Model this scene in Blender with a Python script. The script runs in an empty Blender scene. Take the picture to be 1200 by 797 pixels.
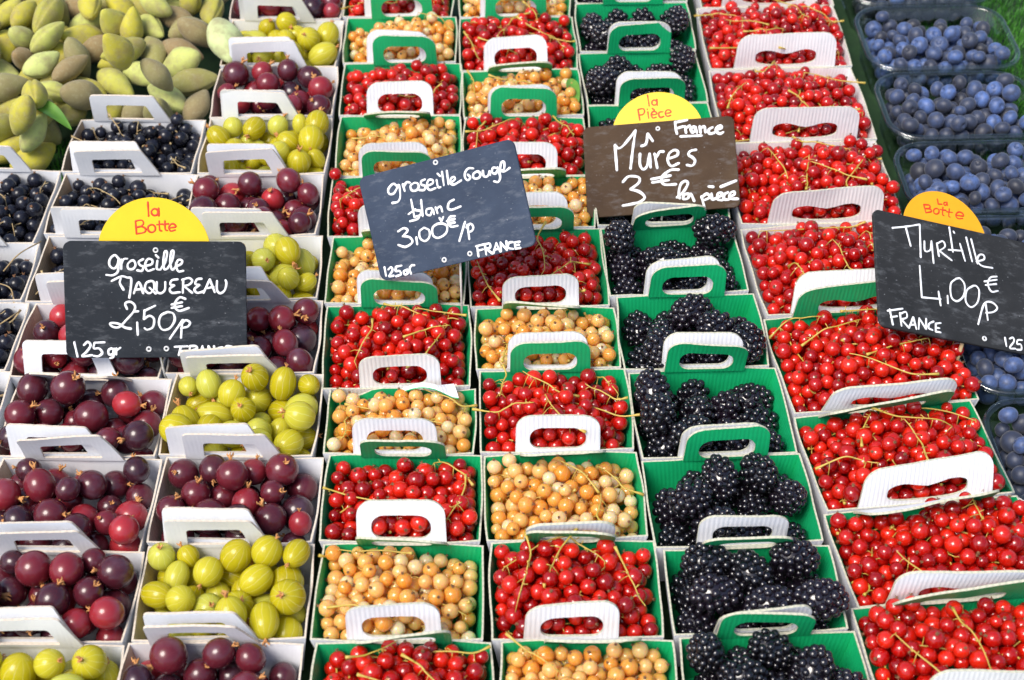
import bpy, math, random
import numpy as np
from mathutils import Vector, Matrix, noise

random.seed(7)
rng = np.random.default_rng(11)
R = math.radians
scene = bpy.context.scene
COL = scene.collection

# ------------------------------------------------------------------ camera
PITCH, YAW, CAM_H, FPX = R(45.0), R(3.0), 0.82, 1700.0
PW, PH = 1200.0, 797.0
fw = Vector((math.sin(YAW)*math.cos(PITCH), math.cos(YAW)*math.cos(PITCH), -math.sin(PITCH)))
rt = Vector((math.cos(YAW), -math.sin(YAW), 0))
up = rt.cross(fw)
CAM = Vector((0, 0, CAM_H))
cam = bpy.data.cameras.new("camera")
cam.sensor_width = 36.0
cam.lens = FPX / PW * 36.0
cam.clip_start = 0.01
cam.clip_end = 50
cam.dof.use_dof = True
cam.dof.focus_distance = 1.13
cam.dof.aperture_fstop = 9.0
camo = bpy.data.objects.new("camera", cam)
COL.objects.link(camo)
M = Matrix((rt, up, -fw)).transposed().to_4x4()
M.translation = CAM
camo.matrix_world = M
scene.camera = camo

# ------------------------------------------------------------------ light
SUN_EL, SUN_AZ = R(58), R(230)         # azimuth clockwise from +Y (away from the viewer)
w = bpy.data.worlds.new("World")
scene.world = w
w.use_nodes = True
nt = w.node_tree
sky = nt.nodes.new("ShaderNodeTexSky")
sky.sky_type = 'NISHITA'
sky.sun_disc = False
sky.sun_elevation = SUN_EL
sky.sun_rotation = SUN_AZ
sky.dust_density = 3.0
bg = nt.nodes["Background"]
bg.inputs["Strength"].default_value = 0.095
nt.links.new(sky.outputs[0], bg.inputs["Color"])
sd = Vector((math.sin(SUN_AZ)*math.cos(SUN_EL), math.cos(SUN_AZ)*math.cos(SUN_EL), math.sin(SUN_EL)))
sun = bpy.data.lights.new("sun", 'SUN')
sun.energy = 1.5
sun.angle = R(28)
sun.color = (1.0, 0.955, 0.88)
suno = bpy.data.objects.new("sun", sun)
COL.objects.link(suno)
suno.rotation_euler = sd.to_track_quat('Z', 'Y').to_euler()
suno.location = (0, 0, 3)
scene.view_settings.view_transform = 'Standard'
scene.view_settings.look = 'None'
scene.view_settings.exposure = 1.19
scene.view_settings.gamma = 1.0
scene.cycles.max_bounces = 8
scene.cycles.transparent_max_bounces = 24
scene.cycles.caustics_reflective = False
scene.cycles.caustics_refractive = False

# ------------------------------------------------------------------ helpers
def ray(px, py):
    return (rt*((px-PW/2)/FPX) - up*((py-PH/2)/FPX) + fw)

def at(px, py, z=0.0):
    d = ray(px, py)
    return CAM + d*((z-CAM_H)/d.z)

def tag(o, label=None, cat=None, group=None, kind=None):
    if label: o["label"] = label
    if cat: o["category"] = cat
    if group: o["group"] = group
    if kind: o["kind"] = kind
    return o

def empty(name, loc, rz=0.0):
    o = bpy.data.objects.new(name, None)
    o.empty_display_size = 0.01
    o.location = loc
    o.rotation_euler = (0, 0, rz)
    COL.objects.link(o)
    return o

def put(name, mesh, parent=None, loc=(0, 0, 0), rot=None, scale=None):
    o = bpy.data.objects.new(name, mesh)
    o.location = loc
    if rot is not None:
        o.rotation_mode = 'QUATERNION'
        o.rotation_quaternion = rot
    if scale is not None:
        o.scale = scale if hasattr(scale, '__len__') else (scale,)*3
    if parent is not None: o.parent = parent
    COL.objects.link(o)
    return o

def mesh(name, verts, faces, mats, midx=None, smooth=True, uvs=None):
    me = bpy.data.meshes.new(name)
    me.from_pydata([tuple(v) for v in verts], [], faces)
    for m in (mats if isinstance(mats, (list, tuple)) else [mats]):
        me.materials.append(m)
    if midx is not None:
        me.polygons.foreach_set("material_index", midx)
    me.polygons.foreach_set("use_smooth", [smooth]*len(faces) if isinstance(smooth, bool) else smooth)
    if uvs is not None:
        l = me.uv_layers.new(name="UVMap")
        flat = []
        for f in faces:
            for i in f: flat.extend(uvs[i])
        l.data.foreach_set("uv", flat)
    me.update()
    return me

class MB:
    def __init__(s): s.v, s.f, s.m, s.uv, s.sm = [], [], [], [], []
    def add(s, verts, faces, mi=0, uvs=None, smooth=True):
        b = len(s.v)
        s.v += [tuple(p) for p in verts]
        s.uv += uvs if uvs is not None else [(0, 0)]*len(verts)
        for k, f in enumerate(faces):
            s.f.append([b+i for i in f])
            s.m.append(mi[k] if isinstance(mi, list) else mi)
            s.sm.append(smooth)
    def mesh(s, name, mats): return mesh(name, s.v, s.f, mats, s.m, s.sm, s.uv)

def tube(mb, pts, rad, n=6, mi=0, squash=None, cap=True):
    """tube through pts, rad = float or list; squash = (normal, factor) flattens along a normal"""
    pts = [Vector(p) for p in pts]
    k = len(pts)
    rads = rad if hasattr(rad, '__len__') else [rad]*k
    rings, prev = [], None
    for i in range(k):
        t = (pts[min(i+1, k-1)] - pts[max(i-1, 0)])
        if t.length < 1e-9: t = Vector((0, 0, 1))
        t.normalize()
        if squash:
            a = squash[0].cross(t).normalized(); b = squash[0]*squash[1]
        else:
            if prev is None:
                a = t.orthogonal().normalized()
            else:
                a = (prev - t*prev.dot(t))
                a = a.normalized() if a.length > 1e-6 else t.orthogonal().normalized()
            prev = a
            b = t.cross(a)
        rings.append([pts[i] + (a*math.cos(q) + b*math.sin(q))*rads[i] for q in [2*math.pi*j/n for j in range(n)]])
    vs = [p for r_ in rings for p in r_]
    fs = []
    for i in range(k-1):
        for j in range(n):
            fs.append([i*n+j, i*n+(j+1) % n, (i+1)*n+(j+1) % n, (i+1)*n+j])
    if cap:
        fs.append(list(range(n))[::-1]); fs.append([(k-1)*n+j for j in range(n)])
    mb.add(vs, fs, mi)

def catmull(pts, sub=5):
    pts = [Vector(p) for p in pts]
    if len(pts) < 3:
        return [pts[0].lerp(pts[-1], i/sub) for i in range(sub+1)]
    P = [pts[0]*2-pts[1]] + pts + [pts[-1]*2-pts[-2]]
    out = []
    for i in range(1, len(P)-2):
        for j in range(sub):
            t = j/sub
            out.append(0.5*((2*P[i]) + (P[i+1]-P[i-1])*t + (2*P[i-1]-5*P[i]+4*P[i+1]-P[i+2])*t*t + (3*P[i]-P[i-1]-3*P[i+1]+P[i+2])*t**3))
    out.append(pts[-1])
    return out

def sphere_vf(r, seg=20, rings=12, sq=(1, 1, 1)):
    vs = [(0, 0, r*sq[2])]
    for i in range(1, rings):
        th = math.pi*i/rings
        for j in range(seg):
            ph = 2*math.pi*j/seg
            vs.append((r*sq[0]*math.sin(th)*math.cos(ph), r*sq[1]*math.sin(th)*math.sin(ph), r*sq[2]*math.cos(th)))
    vs.append((0, 0, -r*sq[2]))
    fs = [[0, 1+j, 1+(j+1) % seg] for j in range(seg)]
    for i in range(rings-2):
        a = 1+i*seg
        for j in range(seg):
            fs.append([a+j, a+seg+j, a+seg+(j+1) % seg, a+(j+1) % seg])
    a = 1+(rings-2)*seg
    fs += [[a+j, len(vs)-1, a+(j+1) % seg] for j in range(seg)]
    return vs, fs

def q_dir(d, spin=None):
    q = Vector(d).to_track_quat('Z', 'Y')
    from mathutils import Quaternion
    return q @ Quaternion((0, 0, 1), random.uniform(0, 6.28) if spin is None else spin)

def rnd_dir(upw=0.0):
    v = Vector((random.gauss(0, 1), random.gauss(0, 1), random.gauss(0, 1)))
    v.normalize()
    v.z += upw
    return v.normalized()

# ------------------------------------------------------------------ materials
def mat(name):
    m = bpy.data.materials.new(name)
    m.use_nodes = True
    n = m.node_tree.nodes
    return m, m.node_tree, n["Principled BSDF"]

def nd(t, typ, **kw):
    x = t.nodes.new(typ)
    for k, v in kw.items(): setattr(x, k, v)
    return x

def ramp(t, stops, interp='LINEAR'):
    r = nd(t, "ShaderNodeValToRGB")
    r.color_ramp.interpolation = interp
    e = r.color_ramp.elements
    while len(e) < len(stops): e.new(0.5)
    for el, (p, c) in zip(e, stops):
        el.position = p
        el.color = (*c, 1) if len(c) == 3 else c
    return r

def math_(t, op, a, b=None):
    m = nd(t, "ShaderNodeMath", operation=op)
    for i, x in enumerate([a, b]):
        if x is None: continue
        if isinstance(x, (int, float)): m.inputs[i].default_value = x
        else: t.links.new(x, m.inputs[i])
    return m.outputs[0]

def mixc(t, fac, a, b, typ='MIX'):
    m = nd(t, "ShaderNodeMix", data_type='RGBA', blend_type=typ)
    for s, x in ((m.inputs[0], fac), (m.inputs[6], a), (m.inputs[7], b)):
        if isinstance(x, (int, float)): s.default_value = x
        elif isinstance(x, tuple): s.default_value = (*x, 1)
        else: t.links.new(x, s)
    return m.outputs[2]

def tc(t, out="Object"):
    return nd(t, "ShaderNodeTexCoord").outputs[out]

def noise_t(t, vec, scale, detail=2, rough=0.5):
    n = nd(t, "ShaderNodeTexNoise")
    n.inputs["Scale"].default_value = scale
    n.inputs["Detail"].default_value = detail
    n.inputs["Roughness"].default_value = rough
    t.links.new(vec, n.inputs["Vector"])
    return n.outputs["Fac"]

def bump(t, p, h, strength, dist):
    b = nd(t, "ShaderNodeBump")
    b.inputs["Strength"].default_value = strength
    b.inputs["Distance"].default_value = dist
    t.links.new(h, b.inputs["Height"])
    t.links.new(b.outputs[0], p.inputs["Normal"])

def setp(p, **kw):
    for k, v in kw.items():
        k = k.replace('_', ' ')
        s = p.inputs[k]
        s.default_value = (*v, 1) if isinstance(v, tuple) and len(v) == 3 and s.type == 'RGBA' else v

def objrand(t):
    return nd(t, "ShaderNodeObjectInfo").outputs["Random"]

def meridian(t, n, wob, scale):
    """thin pale vein lines running pole to pole"""
    o = tc(t)
    s = nd(t, "ShaderNodeSeparateXYZ"); t.links.new(o, s.inputs[0])
    a = math_(t, 'ARCTAN2', s.outputs[1], s.outputs[0])
    nz = noise_t(t, o, scale, 2)
    a = math_(t, 'ADD', math_(t, 'MULTIPLY', a, n/2), math_(t, 'MULTIPLY', nz, wob))
    return math_(t, 'ABSOLUTE', math_(t, 'SINE', a)), o, nz

def berry_mat(name, stops, vein_col, n, wob, scale, ss, ssr, rough, vein_w=0.25, vein_amt=0.35, coat=0.0, spec=0.5, speck=None, trans=0.0):
    m, t, p = mat(name)
    rd = objrand(t)
    base = ramp(t, stops); t.links.new(rd, base.inputs[0])
    v, o, nz = meridian(t, n, wob, scale)
    vm = nd(t, "ShaderNodeMapRange"); t.links.new(v, vm.inputs[0])
    vm.inputs[1].default_value = 0.0; vm.inputs[2].default_value = vein_w
    vm.inputs[3].default_value = vein_amt; vm.inputs[4].default_value = 0.0
    c = mixc(t, vm.outputs[0], base.outputs[0], vein_col)
    if speck:
        sp = ramp(t, [(0.55, (0, 0, 0)), (0.75, (1, 1, 1))])
        t.links.new(noise_t(t, o, speck[1], 3), sp.inputs[0])
        c = mixc(t, math_(t, 'MULTIPLY', sp.outputs[0], speck[2]), c, speck[0])
    t.links.new(c, p.inputs["Base Color"])
    setp(p, Roughness=rough, Subsurface_Weight=ss, Subsurface_Radius=ssr, Subsurface_Scale=1.0, Coat_Weight=coat, Coat_Roughness=0.05, IOR=1.42)
    p.inputs["Specular IOR Level"].default_value = spec
    if trans:                               # light passes through the thin-skinned flesh
        tl = nd(t, "ShaderNodeBsdfTranslucent"); t.links.new(c, tl.inputs[0])
        mx = nd(t, "ShaderNodeMixShader"); mx.inputs[0].default_value = trans
        t.links.new(p.outputs[0], mx.inputs[1]); t.links.new(tl.outputs[0], mx.inputs[2])
        t.links.new(mx.outputs[0], t.nodes["Material Output"].inputs[0])
    return m, t, p, o

M_red = berry_mat("redcurrant_skin", [(0, (0.27, 0.0012, 0.002)), (0.35, (0.52, 0.005, 0.003)), (1, (0.80, 0.024, 0.006))],
                  (0.85, 0.10, 0.06), 10, 1.2, 300, 0.35, (0.005, 0.0006, 0.0004), 0.06, 0.22, 0.30, 1.0, trans=0.28)[0]
M_white = berry_mat("whitecurrant_skin", [(0, (0.86, 0.37, 0.045)), (0.35, (0.89, 0.47, 0.10)), (0.75, (0.92, 0.59, 0.22)), (1, (0.88, 0.73, 0.45))],
                    (0.95, 0.78, 0.5), 10, 1.2, 300, 0.8, (0.007, 0.003, 0.0007), 0.06, 0.2, 0.35, 1.0, trans=0.35)[0]
M_black = berry_mat("blackcurrant_skin", [(0, (0.005, 0.005, 0.008)), (1, (0.012, 0.013, 0.022))],
                    (0.03, 0.03, 0.05), 8, 1, 250, 0.0, (0, 0, 0), 0.22, 0.2, 0.3, 0.0, 0.5, ((0.06, 0.07, 0.10), 140, 0.22))[0]
M_purple = berry_mat("purple_gooseberry_skin", [(0, (0.030, 0.009, 0.016)), (0.4, (0.075, 0.010, 0.018)), (0.8, (0.15, 0.013, 0.022)), (1, (0.40, 0.025, 0.032))],
                     (0.24, 0.08, 0.07), 12, 2.2, 110, 0.1, (0.003, 0.0006, 0.0005), 0.24, 0.12, 0.14, 0.3, 0.5, ((0.17, 0.12, 0.17), 55, 0.30))[0]
M_yellow = berry_mat("yellow_gooseberry_skin", [(0, (0.52, 0.44, 0.010)), (0.5, (0.64, 0.56, 0.02)), (1, (0.62, 0.62, 0.10))],
                     (0.80, 0.84, 0.42), 12, 2.4, 110, 0.45, (0.006, 0.005, 0.001), 0.24, 0.17, 0.5, 0.2, 0.45, trans=0.30)[0]
M_blackb = berry_mat("blackberry_drupelets", [(0, (0.004, 0.0035, 0.006)), (1, (0.010, 0.006, 0.012))], (0.02, 0.01, 0.02), 3, 1, 100, 0, (0, 0, 0), 0.11, 0.1, 0.1, 0.7, 0.5)[0]

def blueberry_mat():
    m, t, p = mat("blueberry_bloom")
    o = tc(t)
    b = ramp(t, [(0, (0.018, 0.020, 0.030)), (0.4, (0.034, 0.048, 0.095)), (1, (0.080, 0.145, 0.36))])
    t.links.new(objrand(t), b.inputs[0])
    n = ramp(t, [(0.38, (0, 0, 0)), (0.62, (1, 1, 1))])
    t.links.new(noise_t(t, o, 190, 4, 0.6), n.inputs[0])
    c = mixc(t, math_(t, 'MULTIPLY', n.outputs[0], 0.6), b.outputs[0], (0.022, 0.024, 0.036))
    t.links.new(c, p.inputs["Base Color"])
    setp(p, Roughness=0.5, Sheen_Weight=0.15)
    bump(t, p, noise_t(t, o, 700, 3), 0.15, 0.0005)
    return m
M_blue = blueberry_mat()

def simple(name, stops, rough=0.6, nscale=200, bumps=0.2, bdist=0.0005, rnd=0.0, detail=4, sheen=0.0):
    m, t, p = mat(name)
    o = tc(t)
    f = noise_t(t, o, nscale, detail, 0.6)
    if rnd:
        f = math_(t, 'ADD', math_(t, 'MULTIPLY', f, 1-rnd), math_(t, 'MULTIPLY', objrand(t), rnd))
    r = ramp(t, stops); t.links.new(f, r.inputs[0])
    t.links.new(r.outputs[0], p.inputs["Base Color"])
    setp(p, Roughness=rough, Sheen_Weight=sheen)
    if bumps: bump(t, p, f, bumps, bdist)
    return m
M_stem = simple("currant_stem", [(0.3, (0.42, 0.33, 0.04)), (0.6, (0.55, 0.38, 0.08)), (0.8, (0.35, 0.36, 0.05))], 0.5, 60)
M_drystem = simple("dry_stem", [(0.3, (0.30, 0.19, 0.08)), (0.7, (0.46, 0.36, 0.18))], 0.7, 90)
M_calyx = simple("dried_calyx", [(0.3, (0.10, 0.045, 0.02)), (0.7, (0.26, 0.12, 0.05))], 0.8, 400)
M_flower = simple("dried_flower_remnant", [(0.3, (0.42, 0.15, 0.04)), (0.7, (0.66, 0.36, 0.13))], 0.75, 300)
M_leaf = simple("green_leaf", [(0.3, (0.06, 0.19, 0.015)), (0.7, (0.13, 0.29, 0.03))], 0.4, 60)
M_turf = simple("artificial_turf_fibre", [(0.3, (0.02, 0.13, 0.008)), (0.7, (0.07, 0.30, 0.012))], 0.55, 30, 0)
M_table = simple("turf_backing", [(0.3, (0.008, 0.03, 0.008)), (0.7, (0.014, 0.05, 0.012))], 0.9, 80)
M_rivet = simple("rivet_metal", [(0.3, (0.55, 0.55, 0.55)), (0.7, (0.72, 0.72, 0.70))], 0.35, 200, 0)
M_pin = simple("pin_metal", [(0.3, (0.62, 0.60, 0.55)), (0.7, (0.75, 0.74, 0.70))], 0.35, 100, 0)
M_stick = simple("wooden_stick", [(0.3, (0.50, 0.36, 0.17)), (0.7, (0.68, 0.52, 0.28))], 0.6, 90)
M_chalk = simple("white_chalk_ink", [(0.3, (0.74, 0.75, 0.77)), (0.6, (0.86, 0.86, 0.86))], 0.7, 800, 0.1)
M_redink = simple("orange_red_ink", [(0.3, (0.62, 0.035, 0.004)), (0.7, (0.70, 0.05, 0.006))], 0.5, 200, 0)
M_yelcard = simple("yellow_card", [(0.3, (0.74, 0.50, 0.003)), (0.7, (0.78, 0.54, 0.005))], 0.4, 60, 0)
M_orcard = simple("orange_yellow_card", [(0.3, (0.76, 0.34, 0.004)), (0.7, (0.80, 0.38, 0.006))], 0.4, 60, 0)

def almond_mat():
    m, t, p = mat("almond_husk")
    o = tc(t)
    b = ramp(t, [(0, (0.26, 0.17, 0.07)), (0.2, (0.25, 0.22, 0.10)), (0.34, (0.32, 0.31, 0.05)), (0.6, (0.50, 0.44, 0.03)), (0.8, (0.44, 0.46, 0.10)), (1, (0.54, 0.60, 0.20))])
    t.links.new(objrand(t), b.inputs[0])
    n = ramp(t, [(0.42, (0, 0, 0)), (0.68, (1, 1, 1))])
    t.links.new(noise_t(t, o, 60, 4, 0.65), n.inputs[0])
    c = mixc(t, math_(t, 'MULTIPLY', n.outputs[0], 0.65), b.outputs[0], (0.22, 0.16, 0.08))
    n2 = ramp(t, [(0.5, (0, 0, 0)), (0.75, (1, 1, 1))])
    t.links.new(noise_t(t, o, 260, 4, 0.7), n2.inputs[0])
    c = mixc(t, math_(t, 'MULTIPLY', n2.outputs[0], 0.4), c, (0.42, 0.42, 0.24))
    t.links.new(c, p.inputs["Base Color"])
    setp(p, Roughness=0.85, Sheen_Weight=0.12, Sheen_Roughness=0.5)
    bump(t, p, noise_t(t, o, 420, 5, 0.7), 0.35, 0.0006)
    return m
M_almond = almond_mat()

def board_mat(name, c1, c2, speck):
    """slate-look panel with smears of wiped chalk"""
    m, t, p = mat(name)
    o = tc(t)
    a = ramp(t, [(0.3, c1), (0.75, c2)])
    t.links.new(noise_t(t, o, 22, 5, 0.65), a.inputs[0])
    mp = nd(t, "ShaderNodeMapping"); mp.inputs["Scale"].default_value = (1, 2.6, 1); mp.inputs["Rotation"].default_value = (0, 0, 0.6)
    t.links.new(o, mp.inputs[0])
    s = ramp(t, [(0.52, (0, 0, 0)), (0.80, (1, 1, 1))])
    t.links.new(noise_t(t, mp.outputs[0], 45, 6, 0.75), s.inputs[0])
    c = mixc(t, math_(t, 'MULTIPLY', s.outputs[0], speck), a.outputs[0], (0.42, 0.44, 0.47))
    d = ramp(t, [(0.70, (0, 0, 0)), (0.78, (1, 1, 1))])
    t.links.new(noise_t(t, o, 420, 2, 0.5), d.inputs[0])
    c = mixc(t, math_(t, 'MULTIPLY', d.outputs[0], 0.5), c, (0.45, 0.47, 0.5))
    t.links.new(c, p.inputs["Base Color"])
    setp(p, Roughness=0.75)
    p.inputs['Specular IOR Level'].default_value = 0.25
    bump(t, p, noise_t(t, o, 300, 4), 0.08, 0.0005)
    return m

def card_mat(name, c1, c2, flute=0.0032, ribs=0.5, rough=0.6):
    """corrugated board face: faint vertical flutes from the UV map (metres)"""
    m, t, p = mat(name)
    uv = tc(t, "UV")
    s = nd(t, "ShaderNodeSeparateXYZ"); t.links.new(uv, s.inputs[0])
    wv = math_(t, 'SINE', math_(t, 'MULTIPLY', s.outputs[0], 2*math.pi/flute))
    o = tc(t)
    f = noise_t(t, o, 40, 4, 0.6)
    r = ramp(t, [(0.3, c1), (0.7, c2)]); t.links.new(f, r.inputs[0])
    t.links.new(r.outputs[0], p.inputs["Base Color"])
    setp(p, Roughness=rough)
    h = math_(t, 'ADD', math_(t, 'MULTIPLY', wv, 0.5), math_(t, 'MULTIPLY', noise_t(t, o, 120, 3), 1.2))
    bump(t, p, h, ribs, 0.0004)
    return m
M_green = card_mat("green_printed_card", (0.004, 0.37, 0.125), (0.007, 0.44, 0.16), ribs=0.35, rough=0.45)
M_whitecard = card_mat("white_card", (0.74, 0.75, 0.77), (0.82, 0.82, 0.83), ribs=0.5)
M_whiteplain = card_mat("white_smooth_card", (0.70, 0.72, 0.76), (0.80, 0.81, 0.83), ribs=0.12)
M_kraft = card_mat("brown_kraft_card", (0.36, 0.22, 0.12), (0.46, 0.31, 0.18), ribs=0.4)
M_palekraft = card_mat("pale_kraft_card", (0.44, 0.33, 0.22), (0.56, 0.45, 0.33), ribs=0.4)

def edge_mat(name, liner, dark):
    """cut edge of corrugated board: fluted medium between two liners"""
    m, t, p = mat(name)
    uv = tc(t, "UV")
    s = nd(t, "ShaderNodeSeparateXYZ"); t.links.new(uv, s.inputs[0])
    wv = math_(t, 'SINE', math_(t, 'MULTIPLY', s.outputs[0], 2*math.pi/0.0045))
    r = ramp(t, [(0.35, dark), (0.6, liner)])
    t.links.new(math_(t, 'ADD', math_(t, 'MULTIPLY', wv, 0.35), 0.6), r.inputs[0])
    t.links.new(r.outputs[0], p.inputs["Base Color"])
    setp(p, Roughness=0.8)
    return m
M_edge = edge_mat("card_cut_edge", (0.52, 0.50, 0.38), (0.42, 0.43, 0.32))
M_edgek = edge_mat("kraft_cut_edge", (0.62, 0.54, 0.44), (0.57, 0.49, 0.39))

def plastic_mat():
    m = bpy.data.materials.new("clear_plastic")
    m.use_nodes = True
    t = m.node_tree
    t.nodes.clear()
    out = nd(t, "ShaderNodeOutputMaterial")
    tr = nd(t, "ShaderNodeBsdfTransparent"); tr.inputs[0].default_value = (0.76, 0.79, 0.79, 1)
    gl = nd(t, "ShaderNodeBsdfGlossy"); gl.inputs["Roughness"].default_value = 0.06; gl.inputs[0].default_value = (1, 1, 1, 1)
    lw = nd(t, "ShaderNodeLayerWeight"); lw.inputs["Blend"].default_value = 0.5
    mx = nd(t, "ShaderNodeMixShader")
    f = math_(t, 'ADD', math_(t, 'MULTIPLY', math_(t, 'POWER', lw.outputs[1], 3.0), 0.6), 0.07)
    t.links.new(f, mx.inputs[0]); t.links.new(tr.outputs[0], mx.inputs[1]); t.links.new(gl.outputs[0], mx.inputs[2])
    bm_ = nd(t, "ShaderNodeBump"); bm_.inputs["Strength"].default_value = 0.15; bm_.inputs["Distance"].default_value = 0.002
    t.links.new(noise_t(t, tc(t), 60, 3), bm_.inputs["Height"])
    t.links.new(bm_.outputs[0], gl.inputs["Normal"])
    t.links.new(mx.outputs[0], out.inputs[0])
    return m
M_plastic = plastic_mat()

# ------------------------------------------------------------------ layout
TABLE_Z = -0.046
# per column: back-rim height in the picture, left and right end -> world positions of the punnets
T = {
 'Z': [(433,-160,12),(353,-140,32),(285,-110,45),(198,-85,68)],
 'A': [(754,-58,142),(646,-24,166),(536,-5,188),(443,18,200),(355,30,205),(276,52,212),(203,72,232),(140,87,240)],
 'B': [(752,143,355),(637,175,372),(535,190,378),(438,200,375),(352,205,377),(277,215,378),(204,228,377),(138,246,392),(78,255,396),(23,270,402),(-28,278,404)],
 'C': [(751,362,578),(636,374,562),(533,384,562),(455,383,552),(357,379,550),(277,386,545),(207,383,542),(136,400,540),(74,400,541),(20,405,533),(-34,407,530)],
 'D': [(750,583,785),(633,567,765),(530,565,747),(433,558,733),(360,555,718),(268,546,703),(207,543,690),(137,543,685),(82,541,678),(20,535,672),(-34,537,666)],
 'E': [(742,790,1005),(640,770,970),(535,747,940),(432,735,910),(345,718,880),(264,700,857),(195,690,845),(122,688,832),(60,677,816),(3,672,806),(-50,668,796)],
 'F': [(703,1000,1236),(590,965,1202),(478,927,1142),(365,890,1110),(262,865,1055),(166,845,1030),(80,828,1000),(8,815,978),(-62,806,956)],
 'G': [(600,1190,1415),(462,1140,1365),(347,1092,1312),(250,1060,1268),(163,1036,1233),(82,1013,1206),(5,986,1180),(-66,962,1150)],
}
ROT = {'Z': -3, 'A': -3, 'B': -2.8, 'C': -2.2, 'D': -1.5, 'E': -0.6, 'F': 3.5, 'G': -1}
CONTENT = {
 'Z': ['black']*4,
 'A': ['yellow','purple','purple','purple','purple','black','black','black'],
 'B': ['purple','yellow']*5 + ['purple'],
 'C': ['red','white']*5 + ['red'],
 'D': ['white','red']*5 + ['white'],
 'E': ['blackberry']*11,
 'F': ['red']*9,
}
ORD = ['front', 'second', 'third', 'fourth', 'fifth', 'sixth', 'seventh', 'eighth', 'ninth', 'tenth', 'eleventh']
COLNAME = {'Z': 'far left blackcurrant column', 'A': 'left gooseberry column', 'B': 'right gooseberry column',
           'C': 'left mixed currant column', 'D': 'right mixed currant column',
           'E': 'blackberry column', 'F': 'all-redcurrant column', 'G': 'blueberry column'}
FRUIT = {'red': 'redcurrants', 'white': 'whitecurrants', 'black': 'blackcurrants', 'purple': 'purple gooseberries', 'yellow': 'yellow-green gooseberries', 'blackberry': 'blackberries'}

def place(c, i):
    pos = ORD[i] + (' punnet of the ' if i == 0 else ' punnet from the front of the ') + COLNAME[c]
    return pos

def layout(c):
    """list of (centre x, centre y, width, depth, yaw) at rim height"""
    rows = T[c]
    ys, xs, ws = [], [], []
    for y, a, b in rows:
        p, q = at(a, y), at(b, y)
        ys.append((p.y+q.y)/2); xs.append((p.x+q.x)/2); ws.append((q.x-p.x))
    wm = sum(ws)/len(ws)
    out = []
    for i in range(len(rows)):
        dep = (ys[i]-ys[i-1]) if i else (ys[1]-ys[0])
        wd = 0.6*wm + 0.4*ws[i]
        xm = xs[i] if i == 0 else (xs[i]*0.65 + xs[i-1]*0.35)
        r = ROT[c]
        if c == 'F': r = 3.5 if i < 3 else [3.0, 1.0, -0.5, -1.2, -1.2, -1.2][i-3]
        out.append((xm, ys[i]-dep/2, wd*0.985, dep-0.0022, R(r + random.uniform(-1.3, 1.3)) if c != 'G' else R(r)))
    return out
LAY = {c: layout(c) for c in T}

# ------------------------------------------------------------------ punnet builder
HT = 0.044                 # wall height
def punnet_body(w, d, mats, seed, splay=0.006, th=0.0013, tear=None):
    """open tray: floor, four slightly bowed splayed walls, cut rim. mats: inner, outer, edge, left_inner"""
    mb = MB()
    off = Vector((seed*3.17, seed*1.31, seed*0.77))
    def wob(x, y, z):
        k = (z+HT)/HT
        n = noise.noise_vector(Vector((x*28, y*28, z*18)) + off)
        return Vector((n.x*0.0016*k, n.y*0.0016*k, n.z*0.0011*k))
    cs = [(-1, -1), (1, -1), (1, 1), (-1, 1)]
    NU, NV = 14, 4
    for s in range(4):
        a, b = cs[s], cs[(s+1) % 4]
        L = w if s % 2 == 0 else d
        for side in (0, 1):          # 0 outer, 1 inner
            vs, uv, fs = [], [], []
            for j in range(NV+1):
                v = j/NV
                hx = w/2 - splay*(1-v) - side*th
                hy = d/2 - splay*0.6*(1-v) - side*th
                z = -HT*(1-v) + (0.002 if side and j == 0 else 0)
                for i in range(NU+1):
                    u = i/NU
                    x = (a[0]*(1-u)+b[0]*u)*hx; y = (a[1]*(1-u)+b[1]*u)*hy
                    bow = math.sin(math.pi*u)*0.0012*v
                    nx, ny = [(0, -1), (1, 0), (0, 1), (-1, 0)][s]
                    zz = z
                    if tear and s == 2 and v == 1: zz += tear(u)
                    p = Vector((x+nx*bow, y+ny*bow, zz)) + wob(x if side == 0 else x*(1+th/hx), y if side == 0 else y*(1+th/hy), z)
                    vs.append(p); uv.append((u*L, z))
            for j in range(NV):
                for i in range(NU):
                    q = [j*(NU+1)+i, j*(NU+1)+i+1, (j+1)*(NU+1)+i+1, (j+1)*(NU+1)+i]
                    fs.append(q if side == 0 else q[::-1])
            mi = 1 if side == 0 else (3 if s == 3 else 0)
            mb.add(vs, fs, mi, uv)
            if side == 0: o_top = vs[-(NU+1):]
            else: i_top = vs[-(NU+1):]
        vs = list(o_top)+list(i_top)
        uv = [(k/NU*L, 0) for k in range(NU+1)] + [(k/NU*L, 1) for k in range(NU+1)]
        mb.add(vs, [[k, k+1, NU+1+k+1, NU+1+k] for k in range(NU)], 2, uv, smooth=False)
    hx, hy = w/2-splay, d/2-splay*0.6
    mb.add([(-hx, -hy, -HT), (hx, -hy, -HT), (hx, hy, -HT), (-hx, hy, -HT)], [[3, 2, 1, 0]], 1)
    hx -= th; hy -= th
    mb.add([(-hx, -hy, -HT+0.002), (hx, -hy, -HT+0.002), (hx, hy, -HT+0.002), (-hx, hy, -HT+0.002)], [[0, 1, 2, 3]], 0)
    return mb.mesh("punnet_body", mats)

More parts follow.
